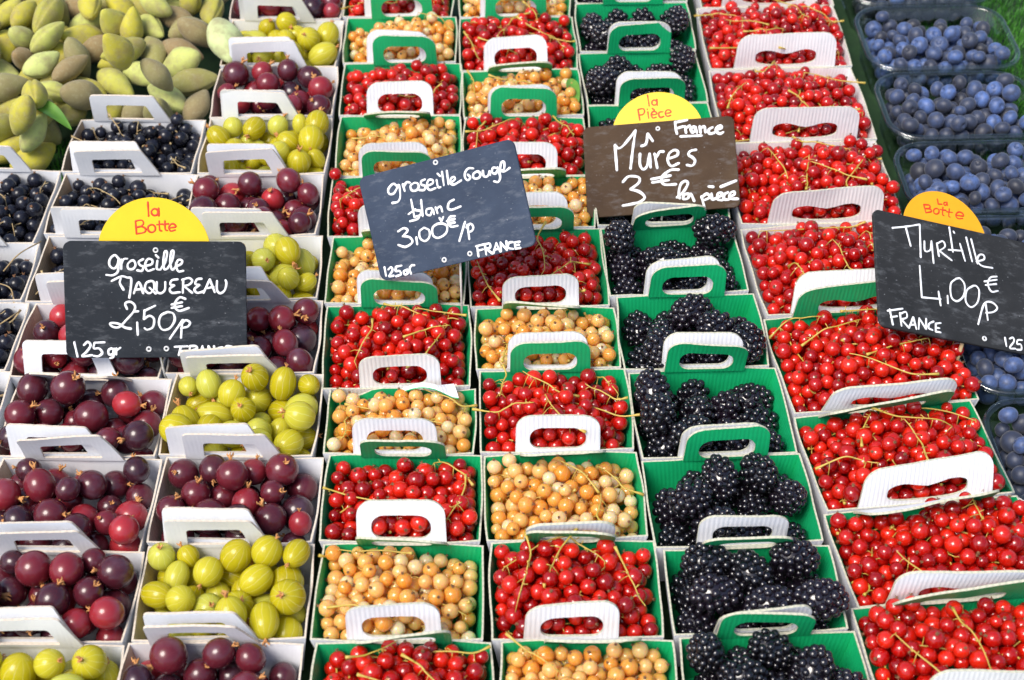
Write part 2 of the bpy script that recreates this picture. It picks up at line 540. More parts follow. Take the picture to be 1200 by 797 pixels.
def rounded(pts_r, n=7):
    """polygon with rounded corners: [(x,y,r)] counter-clockwise"""
    out = []
    k = len(pts_r)
    for i in range(k):
        p = Vector(pts_r[i][:2]); r = pts_r[i][2]
        a = Vector(pts_r[i-1][:2]); b = Vector(pts_r[(i+1) % k][:2])
        if r <= 0: out.append(tuple(p)); continue
        u, v = (a-p).normalized(), (b-p).normalized()
        ang = u.angle(v)
        dd = r/math.tan(ang/2)
        p0, p1 = p+u*dd, p+v*dd
        c = p + (u+v).normalized()*(r/math.sin(ang/2))
        a0 = math.atan2(p0.y-c.y, p0.x-c.x); a1 = math.atan2(p1.y-c.y, p1.x-c.x)
        da = (a1-a0+math.pi) % (2*math.pi)-math.pi
        out += [(c.x+r*math.cos(a0+da*t/n), c.y+r*math.sin(a0+da*t/n)) for t in range(n+1)]
    return out

def ray_poly(poly, c, th):
    dx, dy = math.cos(th), math.sin(th)
    best = None
    for i in range(len(poly)):
        x1, y1 = poly[i-1][0]-c[0], poly[i-1][1]-c[1]
        x2, y2 = poly[i][0]-c[0], poly[i][1]-c[1]
        ex, ey = x2-x1, y2-y1
        den = dx*ey-dy*ex
        if abs(den) < 1e-12: continue
        t = (x1*ey-y1*ex)/den
        s = (x1*dy-y1*dx)/den
        if -1e-6 <= s <= 1+1e-6 and t > 0 and (best is None or t > best): best = t
    return (c[0]+dx*best, c[1]+dy*best)

def handle_mesh(kind, mats, front, bend=0.0, th=0.0017, fold=0.0, w=None):
    """arched grip with a hole. local x along the wall, z up from the rim; -y faces the viewer. mats: inner, outer, edge"""
    if kind == 'green':
        hw, h = 0.0315, 0.034
        outer = rounded([(-hw, -0.0006, 0), (hw, -0.0006, 0), (hw*0.97, h, 0.0125), (-hw*0.97, h, 0.0125)])
        hole = rounded([(-0.0208, 0.0025, 0.0080), (0.0208, 0.0025, 0.0080), (0.0208, 0.0220, 0.0092), (-0.0208, 0.0220, 0.0092)])
        c = (0, 0.012)
    elif kind == 'trapezoid':
        outer = rounded([(-0.0345, -0.0006, 0), (0.0385, -0.0006, 0), (0.0265, h := 0.030, 0.004), (-0.033, 0.030, 0.004)])
        hole = rounded([(-0.0205, 0.0025, 0.0015), (0.0235, 0.0025, 0.0015), (0.0180, 0.0190, 0.003), (-0.0195, 0.0190, 0.003)])
        c = (0, 0.0115)
    else:
        hw, h = 0.050, 0.036
        outer = rounded([(-hw, -0.0006, 0), (hw, -0.0006, 0), (hw*0.96, h, 0.0135), (-hw*0.96, h, 0.0135)])
        hole = []
        for i in range(48):
            t = 2*math.pi*i/48
            x = 0.030*math.copysign(abs(math.cos(t))**0.75, math.cos(t))
            y = 0.0118 + 0.0090*math.copysign(abs(math.sin(t))**0.6, math.sin(t))
            if math.sin(t) > 0: y -= 0.0058*math.exp(-(x/0.013)**2)
            hole.append((x, y))
        c = (0, 0.0080)
    ths = sorted({round(2*math.pi*i/72, 5) for i in range(72)} | {round(math.atan2(y-c[1], x-c[0]) % (2*math.pi), 5) for x, y in outer} | {round(math.atan2(y-c[1], x-c[0]) % (2*math.pi), 5) for x, y in hole})
    O = [ray_poly(outer, c, t) for t in ths]; I = [ray_poly(hole, c, t) for t in ths]
    n = len(ths)
    sd_ = random.uniform(0, 50)
    def warp(x, z, y):
        k = max(z, 0)/0.034
        yy = y - bend*k*k + 0.0014*k*noise.noise(Vector((x*30, z*20, sd_))) + fold*k*x
        return (x, yy, z + 0.0004*k*noise.noise(Vector((x*300, 0, sd_))))
    MID = 3
    mb = MB()
    for face, y in ((0, -th/2), (1, th/2)):
        vs, uv, fs = [], [], []
        for m_ in range(MID+1):
            f = m_/MID
            for a, b in zip(O, I):
                x, z = a[0]*(1-f)+b[0]*f, a[1]*(1-f)+b[1]*f
                vs.append(warp(x, z, y)); uv.append((x, z))
        for m_ in range(MID):
            for j in range(n):
                q = [m_*n+j, m_*n+(j+1) % n, (m_+1)*n+(j+1) % n, (m_+1)*n+j]
                fs.append(q if face == 0 else q[::-1])
        mb.add(vs, fs, (1 if face == 0 else 0) if front else (0 if face == 0 else 1), uv)
    for ring, flip in ((O, False), (I, True)):
        L, uv = 0, []
        for j in range(n):
            uv.append((L, 0)); L += math.hypot(ring[(j+1) % n][0]-ring[j][0], ring[(j+1) % n][1]-ring[j][1])
        vs = [warp(x, z, -th/2) for x, z in ring] + [warp(x, z, th/2) for x, z in ring]
        fs = [[j, n+j, n+(j+1) % n, (j+1) % n] for j in range(n)]
        if flip: fs = [f[::-1] for f in fs]
        mb.add(vs, fs, 2, uv+[(a, 1) for a, _ in uv], smooth=False)
    return mb.mesh("punnet_handle", mats)

GREEN = [M_green, M_whitecard, M_edge, M_green]
WHITEG = [M_whiteplain, M_whiteplain, M_edgek, M_palekraft]
KRAFTG = [M_whiteplain, M_whiteplain, M_edgek, M_kraft]
WHITEF = [M_whitecard, M_whitecard, M_edge, M_whitecard]

# lean of each grip in degrees (+ towards the viewer), None = folded away out of sight
BACK = {'C': [24, 52, 14, None, 6, 30, 3, 62, 4, 4, 4], 'D': [58, 36, 55, 4, 62, 20, 62, 0, 64, 0, 0],
        'E': [8, 24, 2, 1, 1, 20, 0, 0, 0, 0, 0], 'F': [46, 56, 40, 4, None, None, None, None, None],
        'A': [2, 0, 3, 38, 8, 0, 4, 6], 'B': [6, -4, 2, 10, 4, 4, 0, -2, 3, 4, 0]}
FRONT = {'C': [0, -10, -14, -14, -6, -10, -8, -10, -8, -8, -8], 'D': [0, -2, 32, -10, -12, -6, -6, -10, 0, -8, -8],
         'E': [0, 5, -2, -3, -5, -5, 17, -4, -4, 0, -2], 'F': [0, 12, -8, 18, -12, -4, -6, -4, -2],
         'A': [0, -8, -6, -6, -22, -5, -4, -8], 'B': [0, -1, -9, -7, 8, -8, -3, -7, -6, -7, -4]}

def make_punnet(c, i):
    cx, cy, w_, d_, rz = LAY[c][i]
    fruit = CONTENT[c][i]
    if c in 'CDE' or (c == 'F' and i < 4): mats, hk, look = GREEN, 'green', 'green-lined punnet'
    elif c == 'F': mats, hk, look = WHITEF, 'wide', 'all-white punnet'
    else: mats, hk, look = (KRAFTG if (fruit == 'black') else WHITEG), 'trapezoid', 'white punnet'
    if c == 'F': hk = 'wide'
    root = empty("fruit_punnet", (cx, cy, 0), rz)
    tear = None
    extra = ''
    if (c, i) == ('C', 3):
        tear = lambda u: -0.007*max(0, math.sin(u*9))*(0.3+u)
        extra = ' torn-rimmed'
    tag(root, f"{'torn ' if extra else ''}{look} of {FRUIT[fruit]}, {place(c, i).replace(' punnet', '')}", 'punnet', 'fruit punnets set out in columns')
    put("body", punnet_body(w_, d_, mats, random.uniform(0, 90), tear=tear), root)
    hx = random.uniform(-0.003, 0.003) if hk != 'trapezoid' else -w_*0.10 + random.uniform(-0.003, 0.003)
    for front in (True, False):
        key = FRONT if front else BACK
        if c in key: tilt = key[c][i]
        else: tilt = (-9 if front else -1) + random.uniform(-5, 5)
        if tilt is None: continue
        yy = cy + (-d_/2 if front else d_/2)
        lim = 90-math.degrees(math.atan2(CAM_H, yy))-(8 if tilt > 50 else 12)
        tilt = min(tilt, lim)
        from mathutils import Euler
        hmats = mats[:3]
        hm = handle_mesh(hk, hmats, front, bend=random.uniform(-0.003, 0.005), fold=random.uniform(-0.10, 0.10) if (c, i) != ('C', 0) else 0.16)
        y = (-d_/2+0.0009) if front else (d_/2-0.0009)
        put("handle", hm, root, (hx + (random.uniform(-0.002, 0.002) if hk != 'trapezoid' else (0.0 if front else 0.002)), y, 0), Euler((R(tilt), R(random.uniform(-1.2, 1.2)), 0)).to_quaternion())
    if (c, i) == ('C', 3):          # the torn flap curling over the fruit
        mb = MB()
        n = 10
        vs, uv = [], []
        for j in range(n+1):
            u = j/n
            x = -0.004 + 0.044*u
            hgt = 0.010*math.sin(math.pi*min(u*1.15, 1))+0.001
            for k in range(4):
                v = k/3
                vs.append((x+0.004*v, d_/2-0.002-0.012*v*(0.3+u), 0.001+0.006*u+hgt*math.sin(v*2.2))); uv.append((x, v*0.012))
        fs = [[j*4+k, j*4+k+1, (j+1)*4+k+1, (j+1)*4+k] for j in range(n) for k in range(3)]
        mb.add(vs, fs, 0, uv)
        mb.add([(v[0], v[1]+0.0004, v[2]+0.0007) for v in vs], [f[::-1] for f in fs], 1, uv)
        fl = put("torn_flap", mb.mesh("torn_flap", mats), root)
    return root

# ------------------------------------------------------------------ fruit packing
def pack(n, r, hx, hy, floor, depth, iters=130, over=0.35, layers=2.0, splay=0.006, link=0.0):
    """drop n balls (radii r) into a splayed box; floor(x, y) -> height. link > 0: balls 2k and 2k+1 are rigid pairs"""
    P = np.zeros((n, 3))
    P[:, 0] = rng.uniform(-hx, hx, n)*0.92; P[:, 1] = rng.uniform(-hy, hy, n)*0.92
    P[:, 2] = floor(P[:, 0], P[:, 1]) + r + rng.uniform(0, layers*2, n)*r.mean()
    if link:
        P[1::2] = P[0::2] + rng.normal(0, link*0.5, (n//2, 3))*np.array([1, 1, 0.4])
    RR = r[:, None]+r[None, :]
    if link:
        for k in range(0, n, 2): RR[k, k+1] = RR[k+1, k] = 0
    np.fill_diagonal(RR, 0)
    for it in range(iters):
        if it < iters*0.72: P[:, 2] -= 0.10*r
        for _ in range(2):
            D = P[:, None]-P[None]
            dist = np.sqrt((D*D).sum(2))+1e-9
            ov = np.clip(RR-dist, 0, None)
            push = (D/dist[..., None]*ov[..., None]*0.5)
            cnt = np.maximum((ov > 0).sum(1), 1)
            P += push.sum(1)/np.sqrt(cnt)[:, None]
            if link:
                d = P[1::2]-P[0::2]; L = np.linalg.norm(d, axis=1, keepdims=True)+1e-9
                cor = d/L*(L-link)*0.5
                P[0::2] += cor; P[1::2] -= cor
            k = np.clip(-P[:, 2]/depth, 0, 1)
            bx = hx-splay*k-r + np.clip(P[:, 2], 0, 0.03)*over
            by = hy-splay*0.6*k-r + np.clip(P[:, 2], 0, 0.03)*over*0.2
            P[:, 0] = np.clip(P[:, 0], -bx, bx); P[:, 1] = np.clip(P[:, 1], -by, by)
            P[:, 2] = np.maximum(P[:, 2], floor(P[:, 0], P[:, 1])+r)
    return P

def to_world(P, lay):
    cx, cy, _, _, rz = lay
    c, s = math.cos(rz), math.sin(rz)
    Q = P.copy()
    Q[:, 0] = cx+P[:, 0]*c-P[:, 1]*s; Q[:, 1] = cy+P[:, 0]*s+P[:, 1]*c
    return Q

def underlayer(name, P, r, m, label, cat, seg=10):
    """the countless fruit packed deeper down, one object"""
    mb = MB()
    sv, sf = sphere_vf(1, seg, 6)
    o = Vector(P[0])
    for p, rr in zip(P, r):
        mb.add([(p[0]-o.x+v[0]*rr, p[1]-o.y+v[1]*rr, p[2]-o.z+v[2]*rr) for v in sv], sf)
    return tag(put(name, mb.mesh(name, [m]), None, o), label, cat, None, 'stuff')

def hexfill(hx, hy, r, floor):
    pts = []
    y, row = -hy+r, 0
    while y <= hy-r:
        x = -hx+r+(r if row % 2 else 0)
        while x <= hx-r:
            pts.append((x+random.uniform(-.2, .2)*r, y+random.uniform(-.2, .2)*r, float(floor(np.array([x]), np.array([y]))[0])-r*0.55))
            x += 2*r
        y += 1.75*r; row += 1
    return np.array(pts)

def currant_mesh(name, m, r, mc=M_calyx):
    mb = MB()
    v, f = sphere_vf(r, 22, 14, (1, 1, 0.97))
    mb.add(v, f, 0)
    n = 7                                   # withered flower end at +z
    pts = []
    for k in range(n):
        a = 2*math.pi*k/n
        tube(mb, [(0, 0, r*0.93), (0.05*r*math.cos(a), 0.05*r*math.sin(a), r*1.05), (0.20*r*math.cos(a), 0.20*r*math.sin(a), r*random.uniform(1.12, 1.32))], [0.10*r, 0.085*r, 0.02*r], 4, 1)
    vv, ff = sphere_vf(r*0.17, 8, 5)
    mb.add([(a, b, c+r*0.93) for a, b, c in vv], ff, 1)
    return mb.mesh(name, [m, mc])
ME_red = currant_mesh("redcurrant", M_red, 0.0057)
ME_white = currant_mesh("whitecurrant", M_white, 0.0053)
ME_blackc = currant_mesh("blackcurrant", M_black, 0.0064)
M_red_deep, M_white_deep = M_red, M_white

def cluster(P, kmin, kmax):
    """greedy elongated clusters, topmost first"""
    left = set(range(len(P)))
    out = []
    while left:
        idx = np.array(sorted(left))
        seed = idx[np.argmax(P[idx, 2]+rng.normal(0, 0.002, len(idx)))]
        a = rng.uniform(0, math.pi)
        D = P[idx]-P[seed]
        u = D[:, 0]*math.cos(a)+D[:, 1]*math.sin(a); v = -D[:, 0]*math.sin(a)+D[:, 1]*math.cos(a)
        d = (u*0.5)**2+v**2+(D[:, 2]*0.9)**2
        k = rng.integers(kmin, kmax+1)
        if len(left)-k < kmin: k = len(left) if len(left) <= kmax+3 else k
        ch = idx[np.argsort(d)[:k]]
        out.append(list(ch)); left -= set(ch.tolist())
    return out

def sprig(name, P, rad, base_r, berry_me, lab, cat, group, show, stem_mat, thick=0.00055):
    Pm = P.mean(0)
    X = P-Pm
    u = np.linalg.svd(X, full_matrices=False)[2][0] if len(P) > 2 else np.array([1, 0, 0])
    if rng.random() < 0.5: u = -u
    s = X@u
    lo, hi = s.min(), s.max()
    m = 5
    nodes = []
    for k in range(m):
        t = lo+(hi-lo)*k/(m-1)
        wts = np.exp(-((s-t)/(0.35*(hi-lo)+1e-4))**2)[:, None]
        near = (P*wts).sum(0)/wts.sum()
        q = Pm+u*t; q = q*0.5+near*0.5
        top = P[np.abs(s-t) < 0.4*(hi-lo)+0.004][:, 2].max(initial=near[2])
        q[2] = top+base_r*rng.uniform(0.75, 1.15) if show else near[2]-base_r*0.2
        nodes.append(q)
    nodes = [Vector(q) for q in nodes]
    d = (nodes[-1]-nodes[-2]).normalized()
    ex = rng.uniform(0.008, 0.018) if show else rng.uniform(0.002, 0.010)
    side = Vector((rng.normal(0, .35), rng.normal(0, .35), rng.uniform(-0.05, 0.35) if show else 0.7))
    nodes.append(nodes[-1]+(d+side).normalized()*ex)
    cur = catmull(nodes, 4)
    root = empty(name, nodes[0])
    tag(root, lab, cat, group)
    mb = MB()
    L = len(cur)
    o = nodes[0]
    tube(mb, [p-o for p in cur], [thick*(0.7+0.6*k/(L-1)) if k < L-2 else thick*(1.3+0.5*(k-L+3)) for k in range(L)], 6)
    if show:                                # bare stubs where berries have dropped off
        for _ in range(int(rng.integers(2, 6))):
            q = cur[int(rng.integers(3, L-1))]-o
            dv = Vector(rng.normal(0, 1, 3)); dv.z = abs(dv.z)*0.6
            dv.normalize()
            tube(mb, [q, q+dv*0.0016, q+dv*rng.uniform(0.0025, 0.0045)], [thick*0.7, thick*0.5, thick*0.8], 5)
    for p, r_ in zip(P, rad):
        p = Vector(p)
        near = min(cur[:-3], key=lambda q: (q-p).length)
        dr = p-near
        if dr.length < 1e-5: dr = Vector((0, 0, -1))
        dr.normalize()
        ax = (dr+Vector(rng.normal(0, 0.25, 3))).normalized()
        pole = p-ax*r_*0.96
        mid = near.lerp(pole, 0.5)+Vector((0, 0, 0.001))
        if (near-pole).length > 0.0008 and (near-pole).length < 0.011:
            tube(mb, [near-o, mid-o, pole-o], [thick*0.6, thick*0.5, thick*0.7], 5)
        b = put("berry", berry_me, root, p-o, q_dir(ax), r_/base_r)
    put("stem", mb.mesh("stem", [stem_mat]), root)
    return root

def fill_currants(c, i, kind):
    lay = LAY[c][i]
    hx, hy = lay[2]/2-0.0022, lay[3]/2-0.0022
    br = {'black': 0.0064, 'red': 0.0057, 'white': 0.0053}[kind]
    big = c == 'F'
    ph = random.uniform(-0.25, 0.25)*hx
    amp, base = {'C': (0.016, -0.0135), 'D': (0.017, -0.0125), 'F': (0.021, -0.009)}.get(c, (0.008, -0.017))
    if kind == 'white': amp -= 0.003
    if c == 'C' and i == 0 or c == 'D' and i == 1: amp += 0.006
    if c == 'F' and i == 3: amp += 0.005
    tilt = random.uniform(-0.003, 0.003)
    def top(x, y):
        return base + amp*np.exp(-((x-ph)/(hx*0.75))**2-((y+hy*0.12)/(hy*0.85))**2) + tilt*x/hx + 0.0035*np.sin(x*95+ph*400)*np.sin(y*120+ph*900)
    lift = 0.0060 if kind != 'black' else 0.0085
    floor = lambda x, y: np.maximum(top(x, y)-lift, -HT+0.003)
    A = 4*hx*hy
    n = int(1.6*A*0.80/(math.pi*br*br))
    r = np.clip(rng.normal(br, br*0.09, n), br*0.72, br*1.2)
    P = to_world(pack(n, r, hx, hy, floor, HT, iters=110, over=0.5 if big else 0.2, layers=1.5), lay)
    H = to_world(hexfill(hx-0.006, hy-0.004, br, floor), lay)
    fr = FRUIT[kind]
    m = {'red': M_red, 'white': M_white, 'black': M_black}[kind]
    pl = place(c, i)
    underlayer(f"{fr}_heap", H, np.full(len(H), br), m, f"{fr} packed deeper in the {pl}", 'fruit heap')
    me = {'red': ME_red, 'white': ME_white, 'black': ME_blackc}[kind]
    ks = {'red': (10, 14) if c == 'F' else (9, 12), 'white': (10, 13), 'black': (4, 6)}[kind]
    cl = cluster(P, *ks)
    sg = f"{kind}currant sprigs in the {pl}"
    adj = {'red': 'glossy', 'white': 'pale', 'black': 'dark'}[kind]
    for ids in cl:
        zt = P[ids, 2].max()
        show = rng.random() < (0.42 if kind == 'red' else 0.2 if kind == 'white' else 0.5)
        sprig(f"{kind}currant_sprig", P[ids], r[ids], br, me, f"{adj} {kind}currant sprig in the {pl}", 'currant sprig', sg, show,
              M_drystem if kind == 'black' else M_stem, 0.00055 if kind != 'black' else 0.0005)

# gooseberries ------------------------------------------------------
def gooseberry_mesh(m, k):
    v, f = sphere_vf(0.0105, 28, 18, (1, 1, k))
    return mesh("gooseberry", v, f, m)
ME_goose = {'purple': [gooseberry_mesh(M_purple, k) for k in (0.98, 1.05, 1.12)], 'yellow': [gooseberry_mesh(M_yellow, k) for k in (1.06, 1.2, 1.34)]}
def flower_mesh(seed):
    random.seed(seed)
    mb = MB()
    for k in range(6):
        a = 2*math.pi*k/6+random.uniform(-.4, .4)
        l = random.uniform(0.6, 1.25)
        tube(mb, [(0, 0, -0.0006), (0.0007*math.cos(a), 0.0007*math.sin(a), 0.0018*l), (0.0019*math.cos(a)*l, 0.0019*math.sin(a)*l, 0.0034*l), (0.0024*math.cos(a+.4), 0.0024*math.sin(a+.4), 0.0046*l)], [0.0009, 0.00075, 0.0006, 0.0002], 5)
    return mb.mesh("dried_flower", [M_flower])
ME_flower = [flower_mesh(s) for s in (1, 2, 3, 4)]
random.seed(21)

def fill_goose(c, i, kind):
    lay = LAY[c][i]
    hx, hy = lay[2]/2-0.002, lay[3]/2-0.002
    n = 29 if kind == 'purple' else 33
    r = np.clip(rng.normal(0.0107 if kind == 'purple' else 0.0103, 0.0012, n), 0.0078, 0.0132)
    fl = -0.030 + (0.003 if c == 'A' else 0)
    floor = lambda x, y: np.full(np.shape(x), fl) + 0.006*np.exp(-(x/hx)**2*1.5-(y/hy)**2*1.5)
    P = to_world(pack(n, r, hx, hy, floor, HT, iters=150, over=0.1, layers=1.6), lay)
    pl = place(c, i)
    lab = ("dusky purple" if kind == 'purple' else "veined yellow") + f" gooseberry in the {pl}"
    for p, r_ in zip(P, r):
        k = random.randrange(3)
        o = put(f"{kind}_gooseberry", ME_goose[kind][k], None, p, q_dir(rnd_dir(0.35)), r_/0.0105/(1.0, 1.03, 1.06)[k])
        tag(o, lab, 'gooseberry', f"{kind} gooseberries in the {pl}")
        kz = {'purple': (0.98, 1.05, 1.12), 'yellow': (1.06, 1.2, 1.34)}[kind][k]
        put("dried_flower", random.choice(ME_flower), o, (0, 0, 0.0105*kz), None, random.uniform(0.7, 1.15))

# blackberries ------------------------------------------------------
def blackberry_mesh(seed):
    random.seed(seed)
    mb = MB()
    R0, L = 0.0098, 0.0135
    sv, sf = sphere_vf(1, 12, 8)
    n = 56
    for k in range(n):
        t = 1-2*(k+0.5)/n
        ph = k*2.39996
        s = math.sqrt(max(0, 1-t*t))
        prof = 1.0 if t < 0 else 0.94
        nrm = Vector((s*math.cos(ph)/R0, s*math.sin(ph)/R0, t/L)).normalized()
        p = Vector((R0*prof*s*math.cos(ph), R0*prof*s*math.sin(ph), L*t)) + Vector((random.gauss(0, .00025), random.gauss(0, .00025), random.gauss(0, .00025)))
        rr = random.uniform(0.0022, 0.0029)
        mb.add([(p.x+v[0]*rr, p.y+v[1]*rr, p.z+v[2]*rr) for v in sv], sf, 0)
    v, f = sphere_vf(1, 12, 8)
    mb.add([(a*R0*0.95, b*R0*0.95, c_*L*0.95) for a, b, c_ in v], f, 0)
    return mb.mesh("blackberry", [M_blackb])
ME_bb = [blackberry_mesh(s) for s in (3, 5, 8, 13)]
random.seed(33)

def fill_blackberry(c, i):
    lay = LAY[c][i]
    hx, hy = lay[2]/2-0.003, lay[3]/2-0.003
    n = 8 if i == 6 else 14
    fl = -0.040 if i == 6 else -0.033
    r = np.full(2*n, 0.0130)
    floor = lambda x, y: np.full(np.shape(x), fl) + 0.003*np.exp(-(x/hx)**2-(y/hy)**2)
    P = to_world(pack(2*n, r, hx, hy, floor, HT, iters=150, over=0.1, layers=1.5, link=0.0055), lay)
    pl = place(c, i)
    for k in range(n):
        a, b = P[2*k], P[2*k+1]
        o = put("blackberry", random.choice(ME_bb), None, (a+b)/2, q_dir(b-a), random.uniform(1.08, 1.24))
        tag(o, f"shiny blackberry in the {pl}", 'blackberry', f"blackberries in the {pl}")

# blueberries and their clear boxes ---------------------------------
def blueberry_mesh(seed):
    random.seed(seed)
    mb = MB()
    r = 0.0076
    seg, rings = 24, 16
    vs, fs = sphere_vf(r, seg, rings, (1, 1, 0.84))
    out = []
    for x, y, z in vs:
        q = math.hypot(x, y)/r
        if z > 0: z -= 0.0022*math.exp(-(q/0.20)**2)
        out.append((x, y, z))
    mb.add(out, fs, 0)
    for k in range(5):                      # crown
        a = 2*math.pi*k/5
        vs = []
        for j in range(4):
            t = j/3
            rr = r*(0.24+0.10*t); zz = r*0.84*(0.93+0.10*t)-0.0002
            hw_ = 0.5*(1-t*0.9)
            for s_ in (-1, 0, 1):
                vs.append((rr*math.cos(a+s_*hw_), rr*math.sin(a+s_*hw_), zz))
        fs = [[j*3+s_, j*3+s_+1, (j+1)*3+s_+1, (j+1)*3+s_] for j in range(3) for s_ in range(2)]
        mb.add(vs, fs, 0)
    return mb.mesh("blueberry", [M_blue])
ME_blue = [blueberry_mesh(s) for s in (1, 2)]
random.seed(55)

def box_mesh(w, d, h):
    """thin clear tub with rounded corners, a ledge and a rolled flange"""
    prof = [(-0.012, -h+0.001), (-0.0095, -h), (-0.0075, -h*0.5), (-0.0055, -0.011), (-0.0035, -0.0095), (-0.0025, -0.001), (-0.0018, 0.0), (0.0004, 0.0009), (0.0026, 0.0006), (0.0036, -0.0006), (0.0034, -0.0032), (0.0028, -0.0032), (0.0028, -0.0010), (0.0012, -0.0004)]
    seg = 10
    rc = 0.032
    mb = MB()
    loop0 = []
    for k, (sx, sy) in enumerate([(1, -1), (1, 1), (-1, 1), (-1, -1)]):
        for j in range(seg+1):
            a = math.pi/2*(k-1+j/seg)
            loop0.append(((w/2-rc)*sx, (d/2-rc)*sy, math.cos(a), math.sin(a)))
    n = len(loop0)
    vs = []
    for off, z in prof:
        for x, y, ca, sa in loop0:
            vs.append((x+(rc-0.0035+off)*ca, y+(rc-0.0035+off)*sa, z))
    fs = []
    for i in range(len(prof)-1):
        for j in range(n):
            fs.append([i*n+j, i*n+(j+1) % n, (i+1)*n+(j+1) % n, (i+1)*n+j])
    fs.append(list(range(n))[::-1])
    mb.add(vs, fs, 0)
    return mb.mesh("clear_tub", [M_plastic])

BOXPOS = ['frontmost clear box by the right edge', 'second clear box from the front, below the myrtille slate', 'third clear box from the front, behind the myrtille slate',
          'fourth clear box from the front, under the orange card', 'fifth clear box from the front', 'sixth clear box from the front, beside the green turf', 'second hindmost clear box', 'hindmost clear box']
def fill_blue(i, quota):
    lay = LAY['G'][i]
    cx, cy, w_, d_, rz = lay
    root = empty("blueberry_box", (cx, cy, 0), rz)
    tag(root, f"rounded clear plastic tub of blueberries: {BOXPOS[i]}", 'plastic box', 'clear boxes of blueberries')
    put("tub", box_mesh(w_*0.97, d_*0.985, 0.045), root)
    hx, hy = w_*0.97/2-0.0135, d_*0.985/2-0.0125
    n = 104
    r = np.clip(rng.normal(0.0076, 0.0008, n), 0.0058, 0.0092)
    floor = lambda x, y: np.full(np.shape(x), -0.043) + 0.013*np.maximum(0, 1-np.maximum(np.abs(x)/hx, np.abs(y)/hy)**4)
    P = pack(n, r, hx, hy, floor, HT, iters=130, over=0.0, layers=2.2, splay=0.004)
    # round the corners of the heap
    P = to_world(P, lay)
    vis = P[:, 2] + 0.0
    order = np.argsort(-vis)
    keep = order[:quota]; rest = order[quota:]
    for k in keep:
        p = P[k]
        o = put("blueberry", random.choice(ME_blue), None, p, q_dir(rnd_dir(0.3)), r[k]/0.0076)
        tag(o, f"bloomed blueberry lying in the {BOXPOS[i]}", 'blueberry', f"blueberries in the {BOXPOS[i]}")
    underlayer("blueberry_heap", P[rest], r[rest], M_blue, f"blueberries packed deeper in the {BOXPOS[i]}", 'fruit heap', 14)

# almonds -----------------------------------------------------------
def almond_mesh(seed):
    random.seed(seed)
    seg, rings = 32, 22
    L, Wd, Th = 0.0265, 0.0152, 0.0130
    curve = random.uniform(-0.0035, 0.0035)
    tipw = random.uniform(0.75, 1.0)
    vs = []
    for i in range(rings+1):
        t = i/rings
        z = L*(2*t-1)
        body = math.sin(math.pi*min(max(t, 1e-4), 1-1e-4))**0.55
        taper = (1-0.42*tipw*max(0, t-0.45)**1.2*1.9)
        rr = body*taper
        for j in range(seg):
            ph = 2*math.pi*j/seg
            dph = (ph+math.pi) % (2*math.pi)-math.pi
            g = 1-0.13*math.exp(-(dph/0.12)**2)+0.06*math.exp(-((abs(dph)-0.33)/0.17)**2)
            nz = 1+0.05*noise.noise(Vector((math.cos(ph)*1.4, math.sin(ph)*1.4, t*3+seed)))
            x = Wd*rr*math.cos(ph)*g*nz + curve*math.cos(math.pi*(t-0.5))
            y = Th*rr*math.sin(ph)*nz
            vs.append((x, y, z))
    fs = []
    for i in range(rings):
        for j in range(seg):
            fs.append([i*seg+j, i*seg+(j+1) % seg, (i+1)*seg+(j+1) % seg, (i+1)*seg+j])
    fs.append(list(range(seg))[::-1]); fs.append([rings*seg+j for j in range(seg)])
    return mesh("almond", vs, fs, M_almond)

def almonds():
    mes = [almond_mesh(s) for s in (2, 4, 6, 9, 12)]
    random.seed(91)
    # the heap spreads over the table left of the punnets: L-shaped area kept by two keep-out boxes
    n = 175
    r = np.full(2*n, 0.0121)
    X0, X1, Y0, Y1 = -0.585, -0.229, 1.085, 1.45
    cx, cy, hx, hy = (X0+X1)/2, (Y0+Y1)/2, (X1-X0)/2, (Y1-Y0)/2
    def floor(x, y):
        wx, wy = x+cx, y+cy
        base = -0.040 + 0.030*np.clip((wy-1.10)/0.16, 0, 1)
        # A7 punnet and the blackcurrant column keep their ground
        inA = np.clip((wx+0.372)/0.012, 0, 1)*np.clip((1.150-wy)/0.012, 0, 1)
        return base + inA*0.10
    P = pack(2*n, r, hx, hy, floor, 0.05, iters=170, over=0.0, layers=2.0, splay=0, link=0.020)
    P[:, 0] += cx; P[:, 1] += cy
    for k in range(n):
        a, b = P[2*k], P[2*k+1]
        m = (a+b)/2
        if m[0] > -0.378 and m[1] < 1.152 and m[2] > 0.02: continue
        d = Vector(b-a)
        if random.random() < 0.5: d = -d
        o = put("green_almond", random.choice(mes), None, m, q_dir(d), random.uniform(0.78, 1.02))
        tag(o, "fuzzy green almond lying in the heap at the top left", 'green almond', 'green almonds heaped at the top left')
    # one big pale almond has rolled on to the edge of the gooseberry punnet
    pale = M_almond.copy(); pale.name = "pale_almond_husk"
    for n_ in pale.node_tree.nodes:
        if n_.type == 'VALTORGB' and len(n_.color_ramp.elements) == 6:
            for e in n_.color_ramp.elements: e.color = (0.56, 0.64, 0.30, 1)
    big = mes[0].copy(); big.materials.clear(); big.materials.append(pale)
    p = at(262, 48, 0.014)
    tag(put("green_almond", big, None, p, q_dir(Vector((0.25, -0.75, -0.35))), (1.35, 1.3, 1.0)), "large pale green almond leaning over the left edge of a white gooseberry punnet", 'green almond')

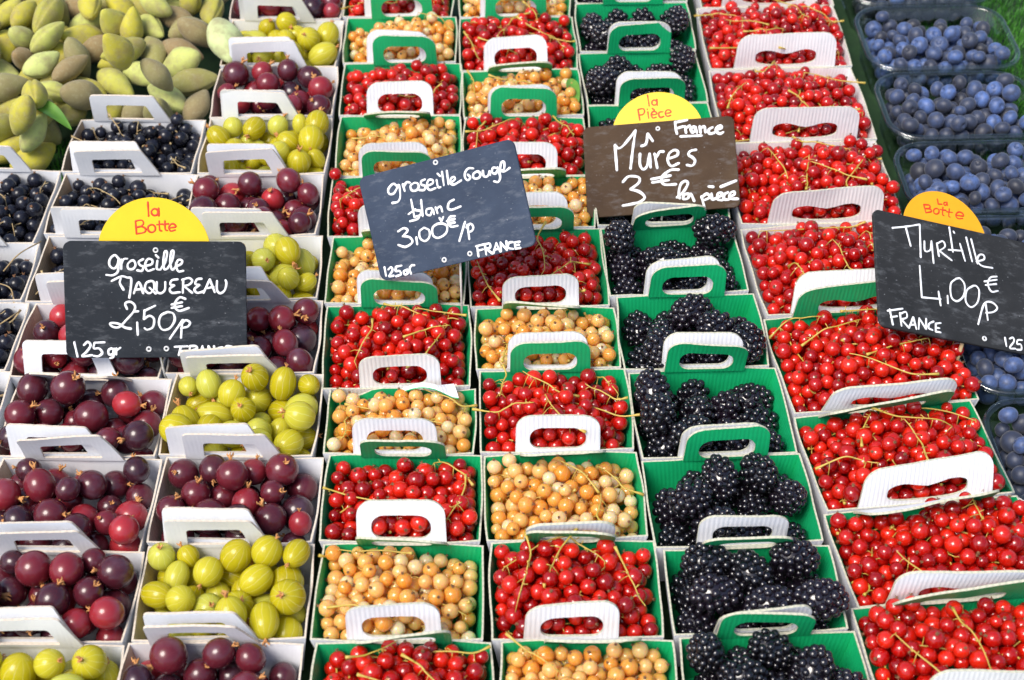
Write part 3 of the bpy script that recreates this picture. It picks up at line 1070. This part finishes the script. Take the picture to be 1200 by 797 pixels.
def leaf(p0, p1, wid, lift, label):
    mb = MB()
    ax = (p1-p0); sd_ = ax.cross(Vector((0, 0, 1))).normalized()
    vs, N = [], 14
    for i in range(N+1):
        t = i/N
        wdt = wid*math.sin(math.pi*min(1, t**0.8))**0.8+0.0003
        c = p0+ax*t+Vector((0, 0, lift*math.sin(math.pi*t)))
        for s_ in (-1, -0.5, 0, 0.5, 1):
            vs.append(c+sd_*wdt*s_+Vector((0, 0, abs(s_)*wdt*0.35))-p0)
    fs = [[i*5+s_, i*5+s_+1, (i+1)*5+s_+1, (i+1)*5+s_] for i in range(N) for s_ in range(4)]
    mb.add(vs, fs, 0)
    mb.add([v+Vector((0, 0, -0.0004)) for v in vs], [f[::-1] for f in fs], 0)
    tag(put("green_leaf", mb.mesh("green_leaf", [M_leaf]), None, p0), label, 'leaf')

def oddments():
    leaf(at(36, 122, 0.022), at(84, 152, 0.012), 0.0075, 0.007, 'green pointed leaf lying among the almonds')
    leaf(at(668, 92, 0.003), at(676, 128, -0.004), 0.006, 0.003, 'small green leaf at the right edge of a whitecurrant punnet')
    p = np.array([tuple(at(393, 204, 0.005))])
    sprig("redcurrant_sprig", p, np.array([0.0057]), 0.0057, ME_red, 'single loose redcurrant perched on the gap between gooseberries and redcurrants', 'currant sprig', None, False, M_stem)
    # dry stalks straggling out of the blackcurrant punnets
    for k, (a, b, c) in enumerate([((4, 318, 0.012), (22, 298, 0.02), (48, 283, 0.008)), ((0, 380, 0.01), (12, 372, 0.018), (24, 364, 0.006)), ((42, 345, 0.004), (48, 338, 0.014), (53, 330, 0.006))]):
        pts = [at(*a), at(*b), at(*c)]
        mb = MB()
        tube(mb, [q-pts[0] for q in catmull(pts, 6)], 0.0006, 6)
        tag(put("dry_stalk", mb.mesh("dry_stalk", [M_drystem]), None, pts[0]), ['longest dry stalk lying across the blackcurrants at the left edge', 'short dry stalk at the left edge beside the dark slate', 'dry stalk standing against the corner of a punnet left of the dark slate'][k], 'dry stalk')

# ------------------------------------------------------------------ table and turf
def table():
    v = [(-1.6, 0.1, 0), (1.6, 0.1, 0), (1.6, 2.3, 0), (-1.6, 2.3, 0)]
    e = 0.03
    vs = v+[(x, y, -e) for x, y, _ in v]
    me = mesh("table_top", vs, [[0, 1, 2, 3], [7, 6, 5, 4], [0, 4, 5, 1], [1, 5, 6, 2], [2, 6, 7, 3], [3, 7, 4, 0]], M_table, smooth=False)
    tag(put("table_top", me, None, (0, 0, TABLE_Z-0.001)), 'stall table top covered in dark green turf backing', 'table top', None, 'structure')
    mb = MB()
    def blades(n, x0, x1, y0, y1):
        for _ in range(n):
            x, y = random.uniform(x0, x1), random.uniform(y0, y1)
            a = random.uniform(0, 6.28); h = random.uniform(0.005, 0.010); l = random.uniform(0.001, 0.006)
            dx, dy = math.cos(a), math.sin(a)
            w2 = 0.0004
            b = len(mb.v)
            px, py = -dy*w2, dx*w2
            mb.add([(x-px, y-py, 0), (x+px, y+py, 0), (x+px*.8+dx*l*.4, y+py*.8+dy*l*.4, h*.6), (x-px*.8+dx*l*.4, y-py*.8+dy*l*.4, h*.6), (x+dx*l, y+dy*l, h)], [[0, 1, 2, 3], [3, 2, 4]], 0)
    blades(30000, 0.50, 0.86, 0.98, 1.50)
    blades(6000, -0.55, -0.33, 1.0, 1.16)
    tag(put("artificial_turf", mb.mesh("artificial_turf", [M_turf]), None, (0, 0, TABLE_Z)), 'bright green artificial turf covering the stall table', 'turf', None, 'stuff')

# ------------------------------------------------------------------ price slates
def circ(cx, cy, r, n=18, a0=0):
    return [(cx+r*math.cos(a0+2*math.pi*k/n), cy+r*math.sin(a0+2*math.pi*k/n)) for k in range(n+1)]

def sign(name, zoom, corners, base, tilt, bmat, label, ink, inkw, disc, disc_ink, disc_w, rivets, pin, cardm):
    """zoom = (origin x, origin y, scale): tracing units -> photo pixels. The slate stands at `base` (pixel of its bottom centre, world y) leaning back by tilt"""
    ox, oy, sc = zoom
    px = lambda p: (ox+p[0]/sc, oy+p[1]/sc)
    bx, by = px(base[0]); d = ray(bx, by)
    C0 = CAM+d*((base[1]-CAM.y)/d.y)
    nrm = Vector((base[2] if len(base) > 2 else 0, -math.cos(tilt), math.sin(tilt))).normalized()
    def hit(p):
        x, y = px(p); d = ray(x, y)
        return CAM+d*((C0-CAM).dot(nrm)/d.dot(nrm))
    tl, tr, br, bl = [hit(p) for p in corners]
    U = ((tr-tl)+(br-bl)).normalized()
    V = nrm.cross(U).normalized()
    ctr = (tl+tr+br+bl)/4
    Wd = ((tr-tl).length+(br-bl).length)/2; Ht = ((tl-bl).length+(tr-br).length)/2
    Mx = Matrix((U, V, nrm)).transposed()
    root = empty("price_slate", ctr)
    root.rotation_mode = 'QUATERNION'
    root.rotation_quaternion = Mx.to_quaternion()
    tag(root, label, 'price sign', 'slate price signs standing over the punnets')
    loc = lambda p: (lambda v: Vector((v.dot(U), v.dot(V), 0)))(hit(p)-ctr)
    # board
    poly = rounded([(-Wd/2, -Ht/2, 0.006), (Wd/2, -Ht/2, 0.006), (Wd/2, Ht/2, 0.006), (-Wd/2, Ht/2, 0.006)])
    def plate(poly, z0, z1, m, nm, par, bev=0.0004):
        n = len(poly)
        cx = sum(p[0] for p in poly)/n; cy = sum(p[1] for p in poly)/n
        ins = [((x-cx)*(1-bev/0.05)+cx, (y-cy)*(1-bev/0.05)+cy) for x, y in poly]
        vs = [(x, y, z0) for x, y in poly]+[(x, y, z1-bev) for x, y in poly]+[(x, y, z1) for x, y in ins]
        fs = [list(range(n))[::-1], [2*n+k for k in range(n)]]
        for a in (0, 1):
            fs += [[a*n+k, a*n+(k+1) % n, (a+1)*n+(k+1) % n, (a+1)*n+k] for k in range(n)]
        return put(nm, mesh(nm, vs, fs, m, smooth=False), par)
    plate(poly, -0.0025, 0.0, bmat, "board", root)
    Z = Vector((0, 0, 1))
    def strokes(lst, wd, z, m, nm, par):
        mb = MB()
        for s in lst:
            pts = [loc(p)+Vector((0, 0, z)) for p in s]
            cur = catmull(pts, 5)
            k = len(cur)
            rr = [wd*(0.82+0.3*noise.noise(Vector((q.x*160, q.y*160, 3)))) for q in cur]
            # rounded ends
            t0 = (cur[0]-cur[1]).normalized(); t1 = (cur[-1]-cur[-2]).normalized()
            cur = [cur[0]+t0*wd*0.7]+cur+[cur[-1]+t1*wd*0.7]
            rr = [wd*0.35]+rr+[wd*0.35]
            tube(mb, cur, rr, 8, 0, (Z, 0.28))
        return put(nm, mb.mesh(nm, [m]), par)
    strokes(ink, inkw, 0.0001, M_chalk, "lettering", root)
    for p in rivets:
        q = loc(p)
        mb = MB()
        n = 16
        prof = [(0.0022, 0.0), (0.0021, 0.0006), (0.0016, 0.0008), (0.0010, 0.0006), (0.0009, -0.0012)]
        vs = [(r*math.cos(2*math.pi*k/n), r*math.sin(2*math.pi*k/n), z) for r, z in prof for k in range(n)]
        fs = [[a*n+k, a*n+(k+1) % n, (a+1)*n+(k+1) % n, (a+1)*n+k] for a in range(len(prof)-1) for k in range(n)]
        mb.add(vs, fs, 0)
        mb.add([vs[(len(prof)-1)*n+k] for k in range(n)], [list(range(n))], 1)
        put("rivet", mb.mesh("rivet", [M_rivet, M_table]), root, (q.x, q.y, 0.0))
    if disc:
        c = loc(disc[0]); e = loc((disc[0][0]+disc[1], disc[0][1])); rad = (e-c).length
        poly = [(c.x+rad*math.cos(2*math.pi*k/64), c.y+rad*math.sin(2*math.pi*k/64)) for k in range(64)]
        card = plate(poly, -0.0036, -0.0028, cardm, "round_card", root, 0.0002)
        strokes(disc_ink, disc_w, -0.00275, M_redink, "card_lettering", card)
    if pin:
        a = loc(pin[0]); a.z = -0.0033
        mb = MB()
        top = Vector((a.x, a.y+Ht*0.35, -0.0045))
        # runs down the back of the slate and on into the punnet, world vertical end at the table
        down = Vector((0, -1, 0))
        Mi = Mx.inverted()
        wz = Mi @ Vector((0, 0, -1))
        st = Vector((a.x, a.y+0.002, -0.0045))
        world = ctr+Mx@st
        tube(mb, [top, st, st+wz*max(0.01, world.z-TABLE_Z-0.004)], pin[1], 8)
        put("pin", mb.mesh("pin", [pin[2]]), root)
    return root

B_dark = board_mat("dark_slate", (0.010, 0.013, 0.018), (0.022, 0.027, 0.034), 0.25)
B_blue = board_mat("blue_grey_slate", (0.022, 0.034, 0.060), (0.042, 0.060, 0.098), 0.25)
B_brown = board_mat("brown_slate", (0.040, 0.021, 0.010), (0.070, 0.042, 0.022), 0.22)
B_grey = board_mat("grey_slate", (0.014, 0.015, 0.016), (0.030, 0.031, 0.033), 0.25)

def signs():
    ink1 = [
     [(262,315),(245,300),(224,318),(222,345),(240,360),(258,345),(264,312),(262,340),(258,375),(235,390),(208,388)],
     [(275,320),(274,362)], [(274,340),(285,318),(300,316)], [(318,325),(303,340),(306,360),(325,362),(338,345),(330,325),(318,325)],
     [(372,318),(352,330),(358,345),(372,352),(366,370),(345,368)], [(385,348),(410,340),(412,322),(392,318),(380,345),(392,370),(420,362)],
     [(435,325),(432,360),(445,365)], [(428,300),(440,312)], [(448,365),(470,330),(478,290),(468,285),(462,320),(465,362),(480,360)],
     [(480,360),(500,325),(508,285),(497,285),(492,330),(500,365),(515,355)], [(515,352),(540,340),(545,325),(528,322),(518,345),(528,372),(550,370)],
     [(232,415),(275,395),(300,400),(318,405),(316,450),(310,490)], [(272,405),(268,425),(285,455)],
     [(330,470),(352,420),(372,470)], [(335,455),(372,450)], [(405,415),(385,425),(380,455),(400,470),(420,450),(418,420),(405,415)], [(400,445),(428,472)],
     [(432,420),(432,460),(450,470),(468,455),(470,420)], [(525,408),(500,412),(492,430),(510,435)], [(510,435),(490,450),(500,468),(535,465)],
     [(550,408),(548,468)], [(545,410),(575,402),(590,415),(575,432),(552,437)], [(552,437),(590,468)],
     [(632,405),(612,408),(603,428),(622,433)], [(622,433),(600,452),(612,468),(640,462)], [(640,468),(668,408)], [(668,408),(690,465)], [(650,448),(685,442)],
     [(700,415),(700,455),(715,470),(735,455),(742,425),(738,412)],
     [(560,495),(535,488),(515,510),(515,535),(535,548),(575,535)], [(498,520),(545,510)], [(498,535),(545,527)],
     [(300,540),(292,515),(315,508),(335,525),(330,550),(300,585),(265,620),(235,618),(225,603),(260,605),(290,622),(318,628)], [(332,552),(350,550)],
     [(345,600),(348,655)], [(378,545),(375,585)], [(378,548),(425,525)], [(375,585),(400,570),(420,585),(415,620),(390,632),(378,625)],
     [(480,553),(450,570),(442,605),(458,632),(490,625),(512,590),(505,560),(480,553)], [(548,588),(490,672)], [(545,590),(540,668)], [(540,610),(560,590),(580,600),(570,618),(540,625)],
     [(65,688),(80,752)], [(108,700),(125,686),(138,702),(120,730),(100,750),(145,745)], [(155,690),(152,715),(175,715),(190,735),(172,750),(152,748)], [(155,690),(200,688)],
     [(232,715),(218,722),(220,742),(238,738),(240,712),(240,750),(225,758)], [(252,715),(252,742)], [(252,725),(270,712)],
     [(512,708),(570,706)], [(540,708),(530,745)], [(535,728),(562,725)], [(580,705),(575,748)], [(580,705),(605,705),(610,718),(580,725)], [(580,725),(608,748)],
     [(620,748),(635,705)], [(635,705),(650,748)], [(626,734),(645,732)], [(662,748),(662,705)], [(662,705),(687,748)], [(687,748),(687,705)], [(724,710),(704,716),(701,738),(722,748)], [(765,706),(740,708),(740,748),(766,746)], [(740,727),(760,726)],
    ]
    disc1 = [[(390,65),(394,128)], circ(421,110,15), [(438,92),(439,127)], [(335,150),(340,207)], [(335,150),(362,146),(371,160),(358,174),(338,178)], [(338,178),(360,174),(380,184),(374,200),(340,207)],
             circ(407,183,17), [(441,150),(443,188),(452,194)], [(431,166),(455,163)], [(466,149),(468,186),(477,192)], [(457,165),(482,162)], [(486,180),(514,176),(508,164),(494,163),(484,178),(492,194),(512,190)]]
    sign("a", (70, 220, 3.796), [(12,239),(829,239),(833,755),(30,757)], ((430, 757), 0.792, 0.10), R(35), B_dark,
         "dark slate with yellow la Botte card, marked groseille maquereau, over the gooseberries", ink1, 0.0011, ((420, 291), 251), disc1, 0.00085,
         [(427,278),(397,718),(475,716)], ((440, 745), 0.0009, M_pin), M_yelcard)
    ink2 = [
     [(245,280),(225,268),(200,295),(205,320),(228,318),(245,290),(255,275),(262,330),(250,360),(220,368)], [(275,270),(285,305)], [(278,285),(295,260),(312,262)],
     [(335,262),(315,278),(322,302),(345,302),(358,282),(350,265),(335,262)], [(390,245),(370,255),(372,272),(392,280),(385,300),(360,300)],
     [(400,280),(430,265),(428,248),(408,250),(400,280),(415,300),(445,290)], [(450,248),(458,285),(470,285)], [(455,215),(468,228)], [(478,205),(488,275)], [(503,200),(512,270)],
     [(525,262),(545,245),(540,232),(525,240),(522,262),(540,272),(578,250)], [(640,188),(615,188),(598,210),(598,235),(612,250),(625,235),(612,220)],
     [(655,205),(640,220),(645,240),(668,238),(678,220),(668,205),(655,205)], [(690,200),(695,228),(715,228),(725,200),(728,222)],
     [(760,185),(742,185),(738,208),(755,215),(768,195),(765,180),(780,230),(770,258),(748,255)], [(780,205),(800,190),(800,155),(785,160),(782,195),(800,205),(830,185)],
     [(318,350),(335,440)], [(335,440),(365,430),(368,410),(340,405)], [(305,425),(340,400)], [(312,462),(352,450),(362,432)], [(370,352),(378,435)],
     [(425,395),(400,400),(398,425),(418,430),(430,400),(437,425)], [(445,390),(455,420)], [(448,400),(470,385),(480,412)], [(540,350),(515,365),(510,395),(530,402),(575,385)],
     [(250,515),(280,498),(300,510),(275,540)], [(275,540),(310,545),(325,570),(290,595),(252,585)], [(345,545),(350,582)],
     [(385,495),(362,515),(365,550),(390,565),(412,545),(412,510),(385,495)], [(455,475),(430,495),(432,535),(460,548),(498,525),(505,490),(485,475),(455,475)],
     [(545,435),(520,440),(510,465),(525,490),(560,485)], [(503,462),(545,450)], [(508,477),(545,468)], [(465,445),(475,462)], [(475,462),(485,440)], [(598,465),(568,565)],
     [(610,480),(620,555)], [(605,495),(625,475),(640,490),(635,510),(615,520)],
     [(660,590),(668,645)], [(655,592),(695,582)], [(665,615),(690,608)], [(700,580),(708,635)], [(700,582),(725,578),(728,598),(708,605)], [(708,605),(740,630)],
     [(745,628),(760,575)], [(760,575),(780,620)], [(750,610),(775,605)], [(785,618),(782,572)], [(782,572),(815,612)], [(815,612),(812,565)], [(845,570),(825,575),(822,600),(848,605)],
     [(882,568),(855,572)], [(855,572),(860,605)], [(860,605),(885,600)], [(857,588),(878,584)],
     [(180,700),(188,745)], [(200,712),(214,700),(222,714),(212,734),(204,748),(228,744)], [(240,698),(238,720),(258,720),(265,738),(240,748)], [(240,698),(268,692)],
     [(295,715),(280,722),(285,738),(300,732),(298,712)], [(318,735),(310,710),(320,692),(335,690)],
    ]
    sign("b", (410, 155, 4.426), [(42,240),(845,28),(970,588),(163,771)], ((560, 680), 0.848, -0.30), R(41), B_blue,
         "tilted blue-grey slate marked groseille rouge blanc, over the mixed currants", ink2, 0.0011, None, None, 0, [(445,157),(490,662),(623,630)], ((566, 672), 0.0009, M_pin), None)
    ink3 = [
     [(215,352),(225,490)], [(215,355),(235,370),(265,350),(325,275)], [(327,272),(312,380),(300,482)], [(360,358),(385,345),(395,290)], [(395,290),(422,330)],
     [(352,400),(352,460),(370,486),(392,465),(405,400)], [(405,400),(410,475)], [(432,400),(447,478)], [(442,420),(460,390),(482,388)],
     [(515,425),(555,410),(560,388),(540,380),(512,400),(505,440),(525,468),(565,452)], [(660,378),(630,385),(618,405),(640,420),(655,440),(640,465),(610,462)],
     [(565,487),(520,490),(480,520),(470,550),(490,570),(550,568)], [(415,540),(520,520)], [(420,558),(510,545)],
     [(258,555),(290,525),(345,530),(345,560),(300,595)], [(300,595),(350,610),(378,640),(350,665),(300,678),(258,685)],
     [(555,640),(590,610),(615,565),(600,550),(575,570),(565,620),(570,645)], [(620,620),(595,625),(590,648),(615,645),(630,620),(650,660)],
     [(690,635),(705,690)], [(690,640),(720,620),(735,640),(705,655)], [(745,620),(750,650),(770,645)], [(730,580),(755,582)], [(795,582),(880,548)],
     [(775,640),(800,630),(800,615),(780,620),(778,650),(805,655)], [(835,612),(815,625),(815,650),(840,652)], [(845,635),(870,625),(870,608),(850,615),(845,645),(890,648)],
     [(545,225),(548,260),(555,290)], [(545,228),(610,215)], [(550,262),(590,250)], [(600,250),(605,285)], [(602,262),(625,245)],
     [(650,250),(632,262),(640,285),(655,270),(655,250),(665,285)], [(680,250),(685,285)], [(682,262),(705,250),(712,282)], [(750,255),(730,268),(735,290),(760,285)],
     [(770,268),(800,258),(795,245),(775,255),(770,275),(790,290),(808,282)], [(575,305),(690,300)],
    ]
    disc3 = [[(392,70),(402,130)], circ(430,112,14), [(444,94),(446,127)], [(340,150),(350,208)], [(340,150),(368,145),(376,162),(365,178),(345,180)], [(394,162),(399,198)], [(391,147),(391.5,149)],
             [(414,180),(442,175),(436,162),(420,163),(413,180),(422,196),(440,192)], [(418,143),(430,153)], [(477,162),(458,165),(454,180),(464,193),(482,188)], [(492,172),(520,166),(515,153),(498,154),(490,170),(500,187),(520,182)]]
    sign("c", (675, 95, 4.69), [(36,256),(864,188),(907,692),(63,752)], ((480, 722), 0.966, -0.15), R(60), B_brown,
         "brown slate with yellow la Pièce card, marked mûres, over the blackberries", ink3, 0.0015, ((450, 288), 256), disc3, 0.00085,
         [(450,262)], ((475, 715), 0.0009, M_pin), M_yelcard)
    ink4 = [
     [(142,188),(205,182),(270,172)], [(270,172),(275,325)], [(205,185),(228,272)], [(292,250),(295,295),(320,290),(325,250)], [(325,250),(335,352)],
     [(350,260),(360,320)], [(350,262),(378,250),(388,275),(362,295)], [(362,295),(420,340)], [(408,185),(425,300)], [(405,290),(470,295)], [(458,262),(482,342)], [(428,205),(432,212)],
     [(487,232),(515,345)], [(510,240),(540,355)], [(535,345),(570,335),(568,315),(548,315),(540,340),(560,365),(610,375)],
     [(270,365),(280,512)], [(280,512),(368,520)], [(358,485),(368,550)], [(400,505),(402,540)],
     [(440,425),(415,450),(418,510),(445,530),(475,505),(480,455),(460,425),(440,425)], [(520,458),(490,480),(485,530),(510,558),(540,535),(548,485),(535,460),(520,458)],
     [(630,415),(600,420),(588,450),(605,485),(635,482)], [(572,438),(630,430)], [(578,455),(628,450)],
     [(543,638),(570,545),(605,535),(632,560),(615,580),(580,585)], [(578,540),(588,618)],
     [(130,568),(145,640)], [(120,575),(190,565)], [(135,605),(165,600)], [(178,585),(185,645)], [(178,590),(205,580),(210,605),(185,615)], [(185,615),(220,655)],
     [(220,655),(240,605)], [(240,605),(255,660)], [(228,640),(250,640)], [(265,660),(268,610)], [(268,610),(300,660)], [(300,660),(300,612)], [(335,625),(315,635),(312,655),(330,665)],
     [(368,632),(345,635)], [(345,635),(345,672)], [(345,672),(368,676)], [(345,654),(362,656)],
     [(668,700),(675,740)], [(690,705),(705,700),(710,718),(690,748),(718,752)], [(748,712),(728,712),(725,730),(742,732),(745,755),(725,757)],
     [(785,735),(772,740),(775,758),(790,752),(788,733),(790,770),(775,775)], [(802,738),(805,762)], [(803,748),(820,738)],
    ]
    disc4 = [[(362,46),(366,70)], [(366,70),(383,70)], circ(399,68,7), [(407,60),(409,76)], [(298,72),(308,109)], [(298,72),(325,75),(325,89),(303,91)], [(303,91),(328,93),(333,105),(308,110)],
             circ(357,103,13), [(388,85),(386,117),(392,123)], [(375,95),(402,99)], [(418,92),(415,125),(421,130)], [(405,105),(432,109)], [(450,122),(482,125),(478,112),(460,107),(448,122),(458,137),(480,137)]]
    sign("d", (1010, 220, 3.984), [(40,95),(872,279),(932,812),(97,645)], ((515, 735), 0.772, 0.33), R(66), B_grey,
         "grey slate with orange la Botte card, marked myrtille, beside the blueberries", ink4, 0.0010, ((400, 214), 185), disc4, 0.0008,
         [(572,705)], ((490, 715), 0.0016, M_stick), M_orcard)

# ------------------------------------------------------------------ build
table()
for c in 'ZABCDEF':
    for i in range(len(LAY[c])):
        make_punnet(c, i)
        k = CONTENT[c][i]
        if k in ('red', 'white', 'black'): fill_currants(c, i, k)
        elif k in ('purple', 'yellow'): fill_goose(c, i, k)
        else: fill_blackberry(c, i)
QUOTA = [36, 30, 30, 36, 46, 48, 48, 20]
for i in range(len(LAY['G'])): fill_blue(i, QUOTA[i])
almonds()
oddments()
signs()
